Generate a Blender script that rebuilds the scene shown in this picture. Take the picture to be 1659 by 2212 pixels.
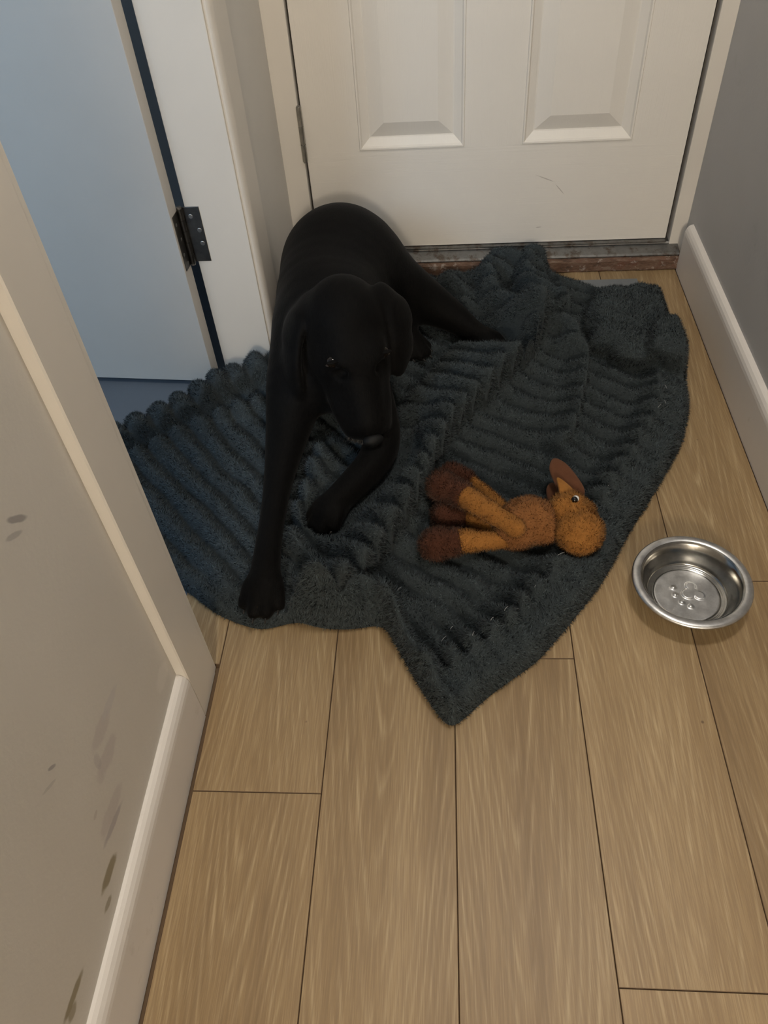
import bpy, bmesh, math, random
import numpy as np
from mathutils import Vector, Matrix

# ------------------------------------------------------------------ camera
scene = bpy.context.scene
for o in list(bpy.data.objects):
    bpy.data.objects.remove(o, do_unlink=True)
COL = scene.collection
cam_d = bpy.data.cameras.new('camera')
cam = bpy.data.objects.new('camera', cam_d)
COL.objects.link(cam)
cam_d.sensor_fit = 'HORIZONTAL'
cam_d.sensor_width = 36.0
cam_d.lens = 1695.28 / 1659.0 * 36.0
cam_d.clip_start = 0.02
_r = Vector((0.99711012, 0.04687543, -0.05978377))
_u = Vector((0.005853, 0.73720177, 0.67564731))
_f = Vector((-0.07574396, 0.67404469, -0.73479699))
M = Matrix.Identity(4)
for i in range(3):
    M[i][0] = _r[i]; M[i][1] = _u[i]; M[i][2] = -_f[i]
M[2][3] = 1.1
cam.matrix_world = M
scene.camera = cam

# ------------------------------------------------------------------ world, lamps, exposure
world = bpy.data.worlds.new('world')
scene.world = world
world.use_nodes = True
world.node_tree.nodes['Background'].inputs[0].default_value = (0.55, 0.62, 0.72, 1)
world.node_tree.nodes['Background'].inputs[1].default_value = 0.05
vs = scene.view_settings
vs.view_transform = 'Standard'
vs.look = 'None'
vs.exposure = 0.0
vs.gamma = 1.0
vs.use_curve_mapping = False

def lamp(name, kind, loc, energy, color, size=0.2, target=None, size_y=None):
    d = bpy.data.lights.new(name, kind)
    d.energy = energy
    d.color = color
    if kind == 'AREA':
        d.size = size
        if size_y:
            d.shape = 'RECTANGLE'; d.size_y = size_y
    else:
        d.shadow_soft_size = size
    o = bpy.data.objects.new(name, d)
    COL.objects.link(o)
    o.location = loc
    if target is not None:
        o.rotation_euler = (Vector(target) - Vector(loc)).to_track_quat('-Z', 'Y').to_euler()
    return o

lamp('hall_ceiling_lamp', 'POINT', (0.22, -3.0, 2.10), 190, (1.0, 0.88, 0.72), 0.14)
lamp('near_ceiling_lamp', 'AREA', (0.33, 0.80, 2.42), 16.5, (1.0, 0.93, 0.84), 0.30, (0.33, 0.80, 0.0))
lamp('bathroom_window_light', 'AREA', (-1.35, -0.50, 1.55), 27, (0.52, 0.74, 1.0), 0.7, (-1.0, 1.4, 0.6), 0.9)

# ------------------------------------------------------------------ helpers
def link(name, me, mat=None, parent=None):
    o = bpy.data.objects.new(name, me)
    COL.objects.link(o)
    if mat is not None:
        for m in (mat if isinstance(mat, (list, tuple)) else [mat]):
            me.materials.append(m)
    if parent is not None:
        o.parent = parent
    return o

def tag(o, label=None, cat=None, group=None, kind=None):
    if label: o['label'] = label
    if cat: o['category'] = cat
    if group: o['group'] = group
    if kind: o['kind'] = kind
    return o

def empty(name, loc=(0, 0, 0)):
    o = bpy.data.objects.new(name, None)
    COL.objects.link(o)
    o.location = loc
    o.empty_display_size = 0.05
    return o

def mesh_np(name, verts, faces, smooth=True):
    me = bpy.data.meshes.new(name)
    me.from_pydata([tuple(map(float, v)) for v in verts], [], [tuple(map(int, f)) for f in faces])
    if smooth:
        me.polygons.foreach_set('use_smooth', [True] * len(me.polygons))
    me.update()
    return me

def fast_mesh(name, verts, quads, smooth=True):
    verts = np.asarray(verts, np.float32); quads = np.asarray(quads, np.int32)
    k = quads.shape[1]
    me = bpy.data.meshes.new(name)
    me.vertices.add(len(verts)); me.vertices.foreach_set('co', verts.ravel())
    me.loops.add(quads.size); me.loops.foreach_set('vertex_index', quads.ravel())
    me.polygons.add(len(quads))
    me.polygons.foreach_set('loop_start', np.arange(0, quads.size, k, dtype=np.int32))
    me.polygons.foreach_set('use_smooth', np.full(len(quads), smooth, dtype=bool))
    me.update(calc_edges=True)
    me.validate()
    return me

def box_bm(bm, x0, x1, y0, y1, z0, z1, bev=0.0):
    ret = bmesh.ops.create_cube(bm, size=1.0)
    vs_ = ret['verts']
    for v in vs_:
        v.co.x = x0 if v.co.x < 0 else x1
        v.co.y = y0 if v.co.y < 0 else y1
        v.co.z = z0 if v.co.z < 0 else z1
    if bev > 0:
        es = list({e for v in vs_ for e in v.link_edges})
        bmesh.ops.bevel(bm, geom=es, offset=bev, segments=2, affect='EDGES', profile=0.5)
    return vs_

def bm_mesh(name, bm, smooth=False):
    bmesh.ops.recalc_face_normals(bm, faces=bm.faces)
    me = bpy.data.meshes.new(name)
    bm.to_mesh(me); bm.free()
    if smooth:
        me.polygons.foreach_set('use_smooth', [True] * len(me.polygons))
    me.update()
    return me

def box(name, x0, x1, y0, y1, z0, z1, mat, parent=None, bev=0.0):
    bm = bmesh.new()
    box_bm(bm, x0, x1, y0, y1, z0, z1, bev)
    return link(name, bm_mesh(name, bm), mat, parent)

def struct(o, label=None):
    o['kind'] = 'structure'
    if label: o['label'] = label
    return o

def extrude_y(name, prof, y0, y1, mat, parent=None, smooth=False):
    n = len(prof)
    v = [(x, y0, z) for x, z in prof] + [(x, y1, z) for x, z in prof]
    f = [(i, (i + 1) % n, n + (i + 1) % n, n + i) for i in range(n)]
    f += [tuple(range(n - 1, -1, -1)), tuple(range(n, 2 * n))]
    bm = bmesh.new()
    bv = [bm.verts.new(c) for c in v]
    for q in f: bm.faces.new([bv[i] for i in q])
    return link(name, bm_mesh(name, bm, smooth), mat, parent)

# numpy value noise -------------------------------------------------
_rs = np.random.RandomState(7)
_LAT = _rs.rand(64, 64, 16).astype(np.float32)
def vnoise(x, y, z=None):
    x = np.asarray(x, np.float64); y = np.asarray(y, np.float64)
    z = np.zeros_like(x) if z is None else np.asarray(z, np.float64)
    xi = np.floor(x).astype(int); yi = np.floor(y).astype(int); zi = np.floor(z).astype(int)
    fx = x - xi; fy = y - yi; fz = z - zi
    fx = fx * fx * (3 - 2 * fx); fy = fy * fy * (3 - 2 * fy); fz = fz * fz * (3 - 2 * fz)
    def L(a, b, c): return _LAT[(xi + a) % 64, (yi + b) % 64, (zi + c) % 16]
    c00 = L(0,0,0)*(1-fx)+L(1,0,0)*fx; c10 = L(0,1,0)*(1-fx)+L(1,1,0)*fx
    c01 = L(0,0,1)*(1-fx)+L(1,0,1)*fx; c11 = L(0,1,1)*(1-fx)+L(1,1,1)*fx
    return ((c00*(1-fy)+c10*fy)*(1-fz)+(c01*(1-fy)+c11*fy)*fz)*2-1

def sstep(a, b, t):
    t = np.clip((t - a) / (b - a), 0, 1)
    return t * t * (3 - 2 * t)

# implicit surfaces -------------------------------------------------
class Field:
    def __init__(self, lo, hi, h):
        self.lo = np.array(lo, float); self.h = h
        self.n = np.ceil((np.array(hi) - self.lo) / h).astype(int) + 1
        self.f = np.full(self.n, 1.0, np.float32)
        self.ax = [self.lo[i] + h * np.arange(self.n[i]) for i in range(3)]
    def _sub(self, lo, hi):
        a = np.clip(np.floor((np.array(lo) - self.lo) / self.h).astype(int), 0, self.n)
        b = np.clip(np.ceil((np.array(hi) - self.lo) / self.h).astype(int) + 1, 0, self.n)
        sl = tuple(slice(a[i], b[i]) for i in range(3))
        g = np.meshgrid(*[self.ax[i][sl[i]] for i in range(3)], indexing='ij')
        return sl, np.stack(g, -1)
    def _blend(self, sl, d, k, cut=False):
        f = self.f[sl]
        if cut:
            d2 = -d
            hh = np.clip(0.5 - 0.5 * (f - d2) / k, 0, 1)
            self.f[sl] = (f * (1 - hh) + d2 * hh + k * hh * (1 - hh)).astype(np.float32)
            return
        hh = np.clip(0.5 + 0.5 * (f - d) / k, 0, 1)
        self.f[sl] = (f * (1 - hh) + d * hh - k * hh * (1 - hh)).astype(np.float32)
    def cone(self, a, b, ra, rb, k=0.02):
        a = np.array(a, float); b = np.array(b, float); m = max(ra, rb) + k * 1.5 + 3 * self.h
        sl, p = self._sub(np.minimum(a, b) - m, np.maximum(a, b) + m)
        ab = b - a; t = np.clip(((p - a) @ ab) / (ab @ ab), 0, 1)
        d = np.linalg.norm(p - a - t[..., None] * ab, axis=-1) - (ra + (rb - ra) * t)
        self._blend(sl, d, k)
    def chain(self, pts, k=0.02):
        A = np.array([p for p, _ in pts], float); r = np.array([q for _, q in pts], float)
        # Catmull-Rom through the joints so that limbs bend and taper without knots
        P = np.column_stack([A, r]); out = []
        for i in range(len(P) - 1):
            p0, p1, p2, p3 = P[max(i - 1, 0)], P[i], P[i + 1], P[min(i + 2, len(P) - 1)]
            for f in np.arange(0, 1, 0.25):
                out.append(0.5*((2*p1)+(-p0+p2)*f+(2*p0-5*p1+4*p2-p3)*f*f+(-p0+3*p1-3*p2+p3)*f**3))
        out.append(P[-1]); out = np.array(out)
        m = r.max() + k * 1.5 + 3 * self.h
        sl, p = self._sub(A.min(0) - m, A.max(0) + m)
        d = np.full(p.shape[:3], 1.0)
        for a, b in zip(out[:-1], out[1:]):
            ab = b[:3] - a[:3]; t = np.clip(((p - a[:3]) @ ab) / (ab @ ab + 1e-12), 0, 1)
            d = np.minimum(d, np.linalg.norm(p - a[:3] - t[..., None] * ab, axis=-1) - (a[3] + (b[3] - a[3]) * t))
        self._blend(sl, d, k)
    def ell(self, c, r, axes=None, k=0.02, cut=False):
        c = np.array(c, float); r = np.array(r, float); m = r.max() + k * 1.5 + 3 * self.h
        sl, p = self._sub(c - m, c + m)
        q = p - c
        if axes is not None:
            q = q @ np.array(axes).T
        s = np.linalg.norm(q / r, axis=-1)
        g = np.linalg.norm(q / (r * r), axis=-1) + 1e-9
        d = s * (s - 1.0) / g
        d = np.where(s < 1e-4, -r.min(), d)
        self._blend(sl, d, k, cut)
    def mesh(self):
        f = self.f; h = self.h
        ins = f < 0
        nx, ny, nz = f.shape
        corners = [(i, j, k) for i in (0, 1) for j in (0, 1) for k in (0, 1)]
        cnt = np.zeros((nx-1, ny-1, nz-1), np.int8)
        for i, j, k in corners:
            cnt += ins[i:nx-1+i, j:ny-1+j, k:nz-1+k]
        act = (cnt > 0) & (cnt < 8)
        idx = np.full(act.shape, -1, np.int64)
        cells = np.argwhere(act)
        idx[act] = np.arange(len(cells))
        acc = np.zeros((len(cells), 3)); w = np.zeros(len(cells))
        for a in corners:
            for ax in range(3):
                if a[ax] == 1: continue
                b = list(a); b[ax] = 1
                fa = f[tuple((cells + np.array(a)).T)]; fb = f[tuple((cells + np.array(b)).T)]
                m = (fa < 0) != (fb < 0)
                t = np.where(m, fa / np.where(fa == fb, 1, fa - fb), 0)
                p = np.tile(np.array(a, float), (len(cells), 1)); p[:, ax] = t
                acc += p * m[:, None]; w += m
        verts = self.lo + h * (cells + acc / w[:, None])
        quads = []
        for ax in range(3):
            o1, o2 = [(1, 2), (2, 0), (0, 1)][ax]
            sl_a = [slice(1, n - 1) for n in f.shape]; sl_b = [slice(1, n - 1) for n in f.shape]
            sl_a[ax] = slice(0, f.shape[ax] - 1); sl_b[ax] = slice(1, f.shape[ax])
            A = ins[tuple(sl_a)]; B = ins[tuple(sl_b)]
            base = np.array([1, 1, 1]); base[ax] = 0
            for flip, mask in ((False, A & ~B), (True, ~A & B)):
                e = np.argwhere(mask) + base
                if not len(e): continue
                def g(d1, d2):
                    c = e.copy(); c[:, o1] -= d1; c[:, o2] -= d2
                    return idx[tuple(c.T)]
                q = np.stack([g(1, 1), g(0, 1), g(0, 0), g(1, 0)], 1)
                quads.append(q[:, ::-1] if flip else q)
        quads = np.concatenate(quads)
        quads = quads[(quads >= 0).all(1)]
        return verts, quads

def smooth_mesh(v, q, it=2, lam=0.5):
    v = v.copy()
    e = np.concatenate([q[:, [i, (i + 1) % 4]] for i in range(4)])
    for _ in range(it):
        s = np.zeros_like(v); c = np.zeros(len(v))
        np.add.at(s, e[:, 0], v[e[:, 1]]); np.add.at(c, e[:, 0], 1)
        np.add.at(s, e[:, 1], v[e[:, 0]]); np.add.at(c, e[:, 1], 1)
        v = v * (1 - lam) + lam * s / np.maximum(c, 1)[:, None]
    return v

def vert_normals(v, q):
    a, b, c = v[q[:, 0]], v[q[:, 1]], v[q[:, 2]]
    n = np.cross(b - a, c - a)
    if q.shape[1] == 4:
        n = np.cross(v[q[:, 2]] - v[q[:, 0]], v[q[:, 3]] - v[q[:, 1]])
    o = np.zeros_like(v)
    for i in range(q.shape[1]): np.add.at(o, q[:, i], n)
    return o / (np.linalg.norm(o, axis=1, keepdims=True) + 1e-12)

def blades(name, v, q, n, length, width, mat, parent, seed=1, lay=(0, 0, 0), spread_=0.8, keep=None, clump=25.0):
    """short pile: n single-triangle fibres rooted on the quads q of the surface v"""
    rs = np.random.RandomState(seed)
    nv = vert_normals(v, q)
    ar = 0.5 * np.linalg.norm(np.cross(v[q[:, 2]] - v[q[:, 0]], v[q[:, 3]] - v[q[:, 1]]), axis=1)
    if keep is not None: ar = ar * keep
    f = rs.choice(len(q), n, p=ar / ar.sum())
    s, t = rs.rand(n, 1), rs.rand(n, 1)
    def lerp(A): return (A[q[f, 0]]*(1-s)+A[q[f, 1]]*s)*(1-t)+(A[q[f, 3]]*(1-s)+A[q[f, 2]]*s)*t
    P, N = lerp(v), lerp(nv)
    N /= np.linalg.norm(N, axis=1, keepdims=True) + 1e-9
    c = np.stack([vnoise(P[:, 0]*clump+i*17.3, P[:, 1]*clump+i*5.1, P[:, 2]*clump) for i in range(3)], 1)
    D = N + spread_ * c * 1.2 + spread_ * 0.55 * rs.randn(n, 3) + np.array(lay)
    D /= np.linalg.norm(D, axis=1, keepdims=True)
    L = length * (0.6 + 0.7 * rs.rand(n, 1))
    S = np.cross(D, rs.randn(n, 3)); S /= np.linalg.norm(S, axis=1, keepdims=True) + 1e-9
    W = width * (0.6 + 0.8 * rs.rand(n, 1)) * 0.5
    root = P - N * length * 0.12
    V = np.empty((n, 3, 3)); V[:, 0] = root - S * W; V[:, 1] = root + S * W; V[:, 2] = P + D * L
    V[:, :, 2] = np.maximum(V[:, :, 2], 0.001)
    NN = N + 0.28 * c + 0.22 * rs.randn(n, 3)                     # fibres catch the light like the surface they stand on
    NN /= np.linalg.norm(NN, axis=1, keepdims=True)
    G = np.cross(V[:, 1] - V[:, 0], V[:, 2] - V[:, 0])
    fl2 = (G * NN).sum(1) < 0
    V[fl2] = V[fl2][:, [1, 0, 2]]
    me = fast_mesh(name, V.reshape(-1, 3), np.arange(3 * n).reshape(-1, 3), smooth=True)
    me.normals_split_custom_set_from_vertices(np.repeat(NN, 3, 0).tolist())
    o = link(name, me, mat, parent)
    o['kind'] = 'stuff'
    return o

# ------------------------------------------------------------------ materials
def new_mat(name):
    m = bpy.data.materials.new(name)
    m.use_nodes = True
    nt = m.node_tree
    return m, nt, nt.nodes['Principled BSDF']

def nd(nt, typ, **kw):
    n = nt.nodes.new(typ)
    for k, v in kw.items(): setattr(n, k, v)
    return n

def setin(n, **kw):
    for k, v in kw.items():
        n.inputs[k.replace('_', ' ')].default_value = v

def math_n(nt, op, a, b=None, c=None, clamp=False):
    n = nd(nt, 'ShaderNodeMath', operation=op, use_clamp=clamp)
    for i, x in enumerate((a, b, c)):
        if x is None: continue
        if isinstance(x, (int, float)): n.inputs[i].default_value = x
        else: nt.links.new(x, n.inputs[i])
    return n.outputs[0]

def mix_col(nt, fac, a, b):
    n = nd(nt, 'ShaderNodeMix', data_type='RGBA')
    for sock, x in ((n.inputs[0], fac), (n.inputs[6], a), (n.inputs[7], b)):
        if isinstance(x, (int, float)): sock.default_value = x
        elif isinstance(x, tuple): sock.default_value = (*x, 1) if len(x) == 3 else x
        else: nt.links.new(x, sock)
    return n.outputs[2]

def obj_coord(nt):
    return nd(nt, 'ShaderNodeTexCoord').outputs['Object']

def mapping(nt, vec, loc=(0, 0, 0), rot=(0, 0, 0), sc=(1, 1, 1)):
    m = nd(nt, 'ShaderNodeMapping')
    nt.links.new(vec, m.inputs[0])
    m.inputs[1].default_value = loc; m.inputs[2].default_value = rot; m.inputs[3].default_value = sc
    return m.outputs[0]

def noise(nt, vec, scale, detail=4, rough=0.55, dist=0.0):
    n = nd(nt, 'ShaderNodeTexNoise')
    nt.links.new(vec, n.inputs['Vector'])
    setin(n, Scale=scale, Detail=detail, Roughness=rough, Distortion=dist)
    return n.outputs['Fac']

def ramp(nt, fac, stops):
    r = nd(nt, 'ShaderNodeValToRGB')
    nt.links.new(fac, r.inputs[0])
    el = r.color_ramp.elements
    while len(el) < len(stops): el.new(0.5)
    for e, (p, c) in zip(el, stops):
        e.position = p
        e.color = (*c, 1) if isinstance(c, tuple) else (c, c, c, 1)
    return r.outputs[0]

def bump(nt, bsdf, height, strength=0.3, dist=0.002):
    b = nd(nt, 'ShaderNodeBump')
    b.inputs['Strength'].default_value = strength
    b.inputs['Distance'].default_value = dist
    nt.links.new(height, b.inputs['Height'])
    nt.links.new(b.outputs[0], bsdf.inputs['Normal'])

def stain(nt, vec, loc, rad, rot=0.0, axis='x', soft=0.35, wob=0.5, freq=30.0):
    """0..1 mask of a wobbly ellipse painted on a plane across AXIS"""
    r = (rot, 0, 0) if axis == 'x' else (0, rot, 0)
    v = nd(nt, 'ShaderNodeVectorMath', operation='SUBTRACT')
    nt.links.new(vec, v.inputs[0]); v.inputs[1].default_value = loc
    mp = nd(nt, 'ShaderNodeMapping', vector_type='POINT')
    nt.links.new(v.outputs[0], mp.inputs[0]); mp.inputs[2].default_value = r
    sc = nd(nt, 'ShaderNodeVectorMath', operation='MULTIPLY')
    nt.links.new(mp.outputs[0], sc.inputs[0]); sc.inputs[1].default_value = tuple(0 if q is None else 1 / q for q in rad)
    ln = nd(nt, 'ShaderNodeVectorMath', operation='LENGTH')
    nt.links.new(sc.outputs[0], ln.inputs[0])
    nz = noise(nt, vec, freq, 3)
    d = math_n(nt, 'ADD', ln.outputs['Value'], math_n(nt, 'MULTIPLY', math_n(nt, 'SUBTRACT', nz, 0.5), wob))
    mr = nd(nt, 'ShaderNodeMapRange', interpolation_type='SMOOTHSTEP')
    nt.links.new(d, mr.inputs[0])
    mr.inputs[1].default_value = 1 - soft; mr.inputs[2].default_value = 1.0
    mr.inputs[3].default_value = 1.0; mr.inputs[4].default_value = 0.0
    return mr.outputs[0]

def paint_mat(name, col, rough=0.5, var=0.06, grime=None, bscale=90, bstr=0.08):
    m, nt, b = new_mat(name)
    co = obj_coord(nt)
    n1 = noise(nt, co, 3.0, 5)
    dark = tuple(c * (1 - var * 2) for c in col); lite = tuple(min(1, c * (1 + var)) for c in col)
    c = ramp(nt, n1, [(0.3, dark), (0.7, lite)])
    if grime:
        g = noise(nt, co, 14.0, 6, 0.7)
        c = mix_col(nt, ramp(nt, g, [(0.62, 0.0), (0.75, 0.35)]), c, grime)
    nt.links.new(c, b.inputs['Base Color'])
    b.inputs['Roughness'].default_value = rough
    bump(nt, b, noise(nt, co, bscale, 3), bstr, 0.003)
    return m

def metal_mat(name, col, rough=0.3, spot=None):
    m, nt, b = new_mat(name)
    co = obj_coord(nt)
    n1 = noise(nt, co, 60, 5, 0.65)
    c = ramp(nt, n1, [(0.35, tuple(x * 0.75 for x in col)), (0.65, col)])
    if spot:
        c = mix_col(nt, ramp(nt, noise(nt, co, 35, 6, 0.7), [(0.5, 0.0), (0.62, 0.8)]), c, spot)
    nt.links.new(c, b.inputs['Base Color'])
    b.inputs['Metallic'].default_value = 1.0
    rr = nd(nt, 'ShaderNodeMapRange'); nt.links.new(n1, rr.inputs[0])
    rr.inputs[3].default_value = rough * 0.8; rr.inputs[4].default_value = rough * 1.35
    nt.links.new(rr.outputs[0], b.inputs['Roughness'])
    return m

WHITE = (0.62, 0.585, 0.53)
M_wall_r = paint_mat('grey_wall_paint', (0.44, 0.44, 0.44), 0.6, 0.03, (0.28, 0.29, 0.27), 110, 0.12)
M_wall = paint_mat('pale_wall_paint', (0.58, 0.56, 0.52), 0.6, 0.03, None, 110, 0.1)
M_white = paint_mat('white_gloss_paint', WHITE, 0.38, 0.03, None, 60, 0.05)
M_skirt = paint_mat('scuffed_white_skirting_paint', (0.66, 0.63, 0.60), 0.35, 0.04, (0.33, 0.30, 0.27), 50, 0.07)
M_ceil = paint_mat('ceiling_paint', (0.62, 0.61, 0.59), 0.8)
M_bath = paint_mat('bathroom_wall_paint', (0.6, 0.62, 0.64), 0.6)
M_dark = paint_mat('dark_gap', (0.02, 0.017, 0.015), 0.8)
M_hinge = metal_mat('tarnished_hinge_steel', (0.19, 0.18, 0.165), 0.35)
M_hinge_lt = metal_mat('worn_hinge_steel', (0.50, 0.48, 0.43), 0.35)
M_screw = metal_mat('bright_screw_steel', (0.42, 0.41, 0.39), 0.4)

def wood_grain_paint(name, col, horizontal=False):
    m, nt, b = new_mat(name)
    co = obj_coord(nt)
    sc = (1.2, 1, 150) if horizontal else (150, 1, 1.6)
    g = noise(nt, mapping(nt, co, sc=sc), 3.0, 4, 0.6)
    c = ramp(nt, noise(nt, co, 2.5, 4), [(0.3, tuple(x * 0.95 for x in col)), (0.7, col)])
    return m, nt, b, co, g, c

def door_mat(name, horizontal, scratch=False):
    m, nt, b, co, g, c = wood_grain_paint(name, (0.66, 0.63, 0.58), horizontal)
    if scratch:
        s1 = stain(nt, co, (0.252, 1.90, 0.223), (0.030, None, 0.0016), math.radians(-22), 'y', 0.6, 0.5, 60)
        s2 = stain(nt, co, (0.288, 1.90, 0.196), (0.022, None, 0.0014), math.radians(-48), 'y', 0.6, 0.5, 60)
        s3 = stain(nt, co, (0.245, 1.90, 0.098), (0.009, None, 0.0018), 0.1, 'y', 0.6, 0.6, 80)
        c = mix_col(nt, math_n(nt, 'MULTIPLY', math_n(nt, 'MAXIMUM', math_n(nt, 'MAXIMUM', s1, s2), s3), 0.55), c, (0.22, 0.19, 0.17))
    nt.links.new(c, b.inputs['Base Color'])
    b.inputs['Roughness'].default_value = 0.42
    bump(nt, b, g, 0.22, 0.002)
    return m
M_door_v = door_mat('white_door_vertical_grain', False)
M_door_h = door_mat('white_door_horizontal_grain', True, True)

def left_wall_mat():
    m, nt, b = new_mat('stained_left_wall_paint')
    co = obj_coord(nt)
    c = ramp(nt, noise(nt, co, 2.2, 5), [(0.3, (0.50, 0.475, 0.43)), (0.7, (0.56, 0.535, 0.49))])
    patch = (0.44, 0.405, 0.385); edge = (0.36, 0.33, 0.33); brown = (0.20, 0.165, 0.095); grey = (0.24, 0.225, 0.22)
    X = -0.388
    S = [((X, .400, .300), (None, .034, .016), 0.2, patch, .75), ((X, .384, .265), (None, .036, .017), .15, patch, .85),
         ((X, .345, .212), (None, .040, .016), .2, patch, .75), ((X, .338, .196), (None, .036, .007), .25, edge, .9),
         ((X, .372, .285), (None, .008, .016), .1, edge, .45), ((X, .435, .300), (None, .030, .010), 0.1, (0.46, .44, .43), .7),
         ((X, .289, .170), (None, .030, .011), .2, brown, .85), ((X, .262, .150), (None, .014, .007), .3, brown, .7),
         ((X, .166, .176), (None, .030, .008), .2, brown, .85), ((X, .152, .168), (None, .012, .010), 0.0, brown, .7),
         ((X, .462, .590), (None, .020, .0045), 0.75, grey, .8), ((X, .448, .583), (None, .016, .0035), 0.55, grey, .5),
         ((X, .322, .378), (None, .010, .0028), 0.8, grey, .8), ((X, .306, .370), (None, .018, .0025), 0.6, grey, .35),
         ((X, .325, .250), (None, .007, .004), 0.0, (.38, .34, .31), .6), ((X, .548, .170), (None, .03, .02), 0.15, (0.62, .59, .54), .6)]
    for loc, rad, rot, col, st in S:
        c = mix_col(nt, math_n(nt, 'MULTIPLY', stain(nt, co, loc, rad, rot, 'x', 0.4, 0.7, 45), st), c, col)
    nt.links.new(c, b.inputs['Base Color'])
    b.inputs['Roughness'].default_value = 0.55
    bump(nt, b, noise(nt, co, 110, 3), 0.1, 0.003)
    return m
M_wall_l = left_wall_mat()

def plank_mat():
    m, nt, b = new_mat('light_oak_laminate')
    co = obj_coord(nt)
    rnd = nd(nt, 'ShaderNodeObjectInfo').outputs['Random']
    off = nd(nt, 'ShaderNodeCombineXYZ')
    nt.links.new(math_n(nt, 'MULTIPLY', rnd, 7.3), off.inputs[0]); nt.links.new(math_n(nt, 'MULTIPLY', rnd, 13.7), off.inputs[1])
    nt.links.new(math_n(nt, 'MULTIPLY', rnd, 31.0), off.inputs[2])
    pv = nd(nt, 'ShaderNodeVectorMath', operation='ADD'); nt.links.new(co, pv.inputs[0]); nt.links.new(off.outputs[0], pv.inputs[1])
    P = pv.outputs[0]
    sep = nd(nt, 'ShaderNodeSeparateXYZ'); nt.links.new(co, sep.inputs[0])
    # tree rings cut at a slant: arches down the middle, straight grain at the edges
    wob = noise(nt, mapping(nt, P, sc=(6, 1.0, 1)), 1.6, 2, 0.45)
    fib = noise(nt, mapping(nt, P, sc=(60, 3, 1)), 2.0, 3, 0.6)
    cx = math_n(nt, 'ADD', math_n(nt, 'SUBTRACT', sep.outputs[0], math_n(nt, 'MULTIPLY', math_n(nt, 'SUBTRACT', rnd, 0.5), 0.05)),
                math_n(nt, 'MULTIPLY', math_n(nt, 'SUBTRACT', wob, 0.5), 0.030))
    sgn = math_n(nt, 'SUBTRACT', math_n(nt, 'MULTIPLY', math_n(nt, 'GREATER_THAN', math_n(nt, 'FRACT', math_n(nt, 'MULTIPLY', rnd, 9.7)), 0.5), 2.0), 1.0)
    depth = math_n(nt, 'ADD', math_n(nt, 'MULTIPLY', math_n(nt, 'MULTIPLY', sep.outputs[1], sgn), 0.115), math_n(nt, 'MULTIPLY', math_n(nt, 'SUBTRACT', fib, 0.5), 0.0042))
    ang = math_n(nt, 'ADD', math_n(nt, 'ABSOLUTE', cx), math_n(nt, 'MULTIPLY', depth, 1.0))
    r2 = math_n(nt, 'SQRT', math_n(nt, 'ADD', math_n(nt, 'MULTIPLY', cx, cx), 0.00012))
    ring = math_n(nt, 'ADD', r2, depth)
    saw = math_n(nt, 'FRACT', math_n(nt, 'ADD', math_n(nt, 'MULTIPLY', ring, 92.0), math_n(nt, 'MULTIPLY', wob, 1.2)))
    line = ramp(nt, saw, [(0.0, 0.30), (0.5, 0.0), (0.84, 1.0), (1.0, 0.35)])
    broad = noise(nt, mapping(nt, P, sc=(16, 0.9, 1)), 1.3, 4, 0.55)
    fine = noise(nt, mapping(nt, P, sc=(210, 5, 1)), 2.2, 3, 0.7)
    base = ramp(nt, broad, [(0.22, (0.185, 0.117, 0.053)), (0.5, (0.272, 0.185, 0.090)), (0.78, (0.355, 0.255, 0.135))])
    lm = math_n(nt, 'MULTIPLY', line, ramp(nt, noise(nt, mapping(nt, P, sc=(25, 2, 1)), 2.5, 3), [(0.38, 0.04), (0.66, 0.70)]))
    c = mix_col(nt, lm, base, (0.46, 0.355, 0.205))
    c = mix_col(nt, ramp(nt, fine, [(0.42, 0.42), (0.56, 0.0)]), c, (0.18, 0.116, 0.06))
    c = mix_col(nt, ramp(nt, fine, [(0.58, 0.0), (0.72, 0.38)]), c, (0.42, 0.32, 0.20))
    hs = nd(nt, 'ShaderNodeHueSaturation'); nt.links.new(c, hs.inputs['Color'])
    vr = nd(nt, 'ShaderNodeMapRange'); nt.links.new(rnd, vr.inputs[0]); vr.inputs[3].default_value = 0.93; vr.inputs[4].default_value = 1.07
    nt.links.new(vr.outputs[0], hs.inputs['Value'])
    # specks of dirt
    sp = nd(nt, 'ShaderNodeTexVoronoi'); nt.links.new(P, sp.inputs['Vector']); sp.inputs['Scale'].default_value = 9.0
    c2 = mix_col(nt, ramp(nt, sp.outputs['Distance'], [(0.018, 0.75), (0.028, 0.0)]), hs.outputs[0], (0.10, 0.06, 0.03))
    nt.links.new(c2, b.inputs['Base Color'])
    b.inputs['Roughness'].default_value = 0.46
    bump(nt, b, fine, 0.12, 0.001)
    return m
M_plank = plank_mat()
M_joint = paint_mat('dark_plank_joint', (0.13, 0.08, 0.042), 0.7)

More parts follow.
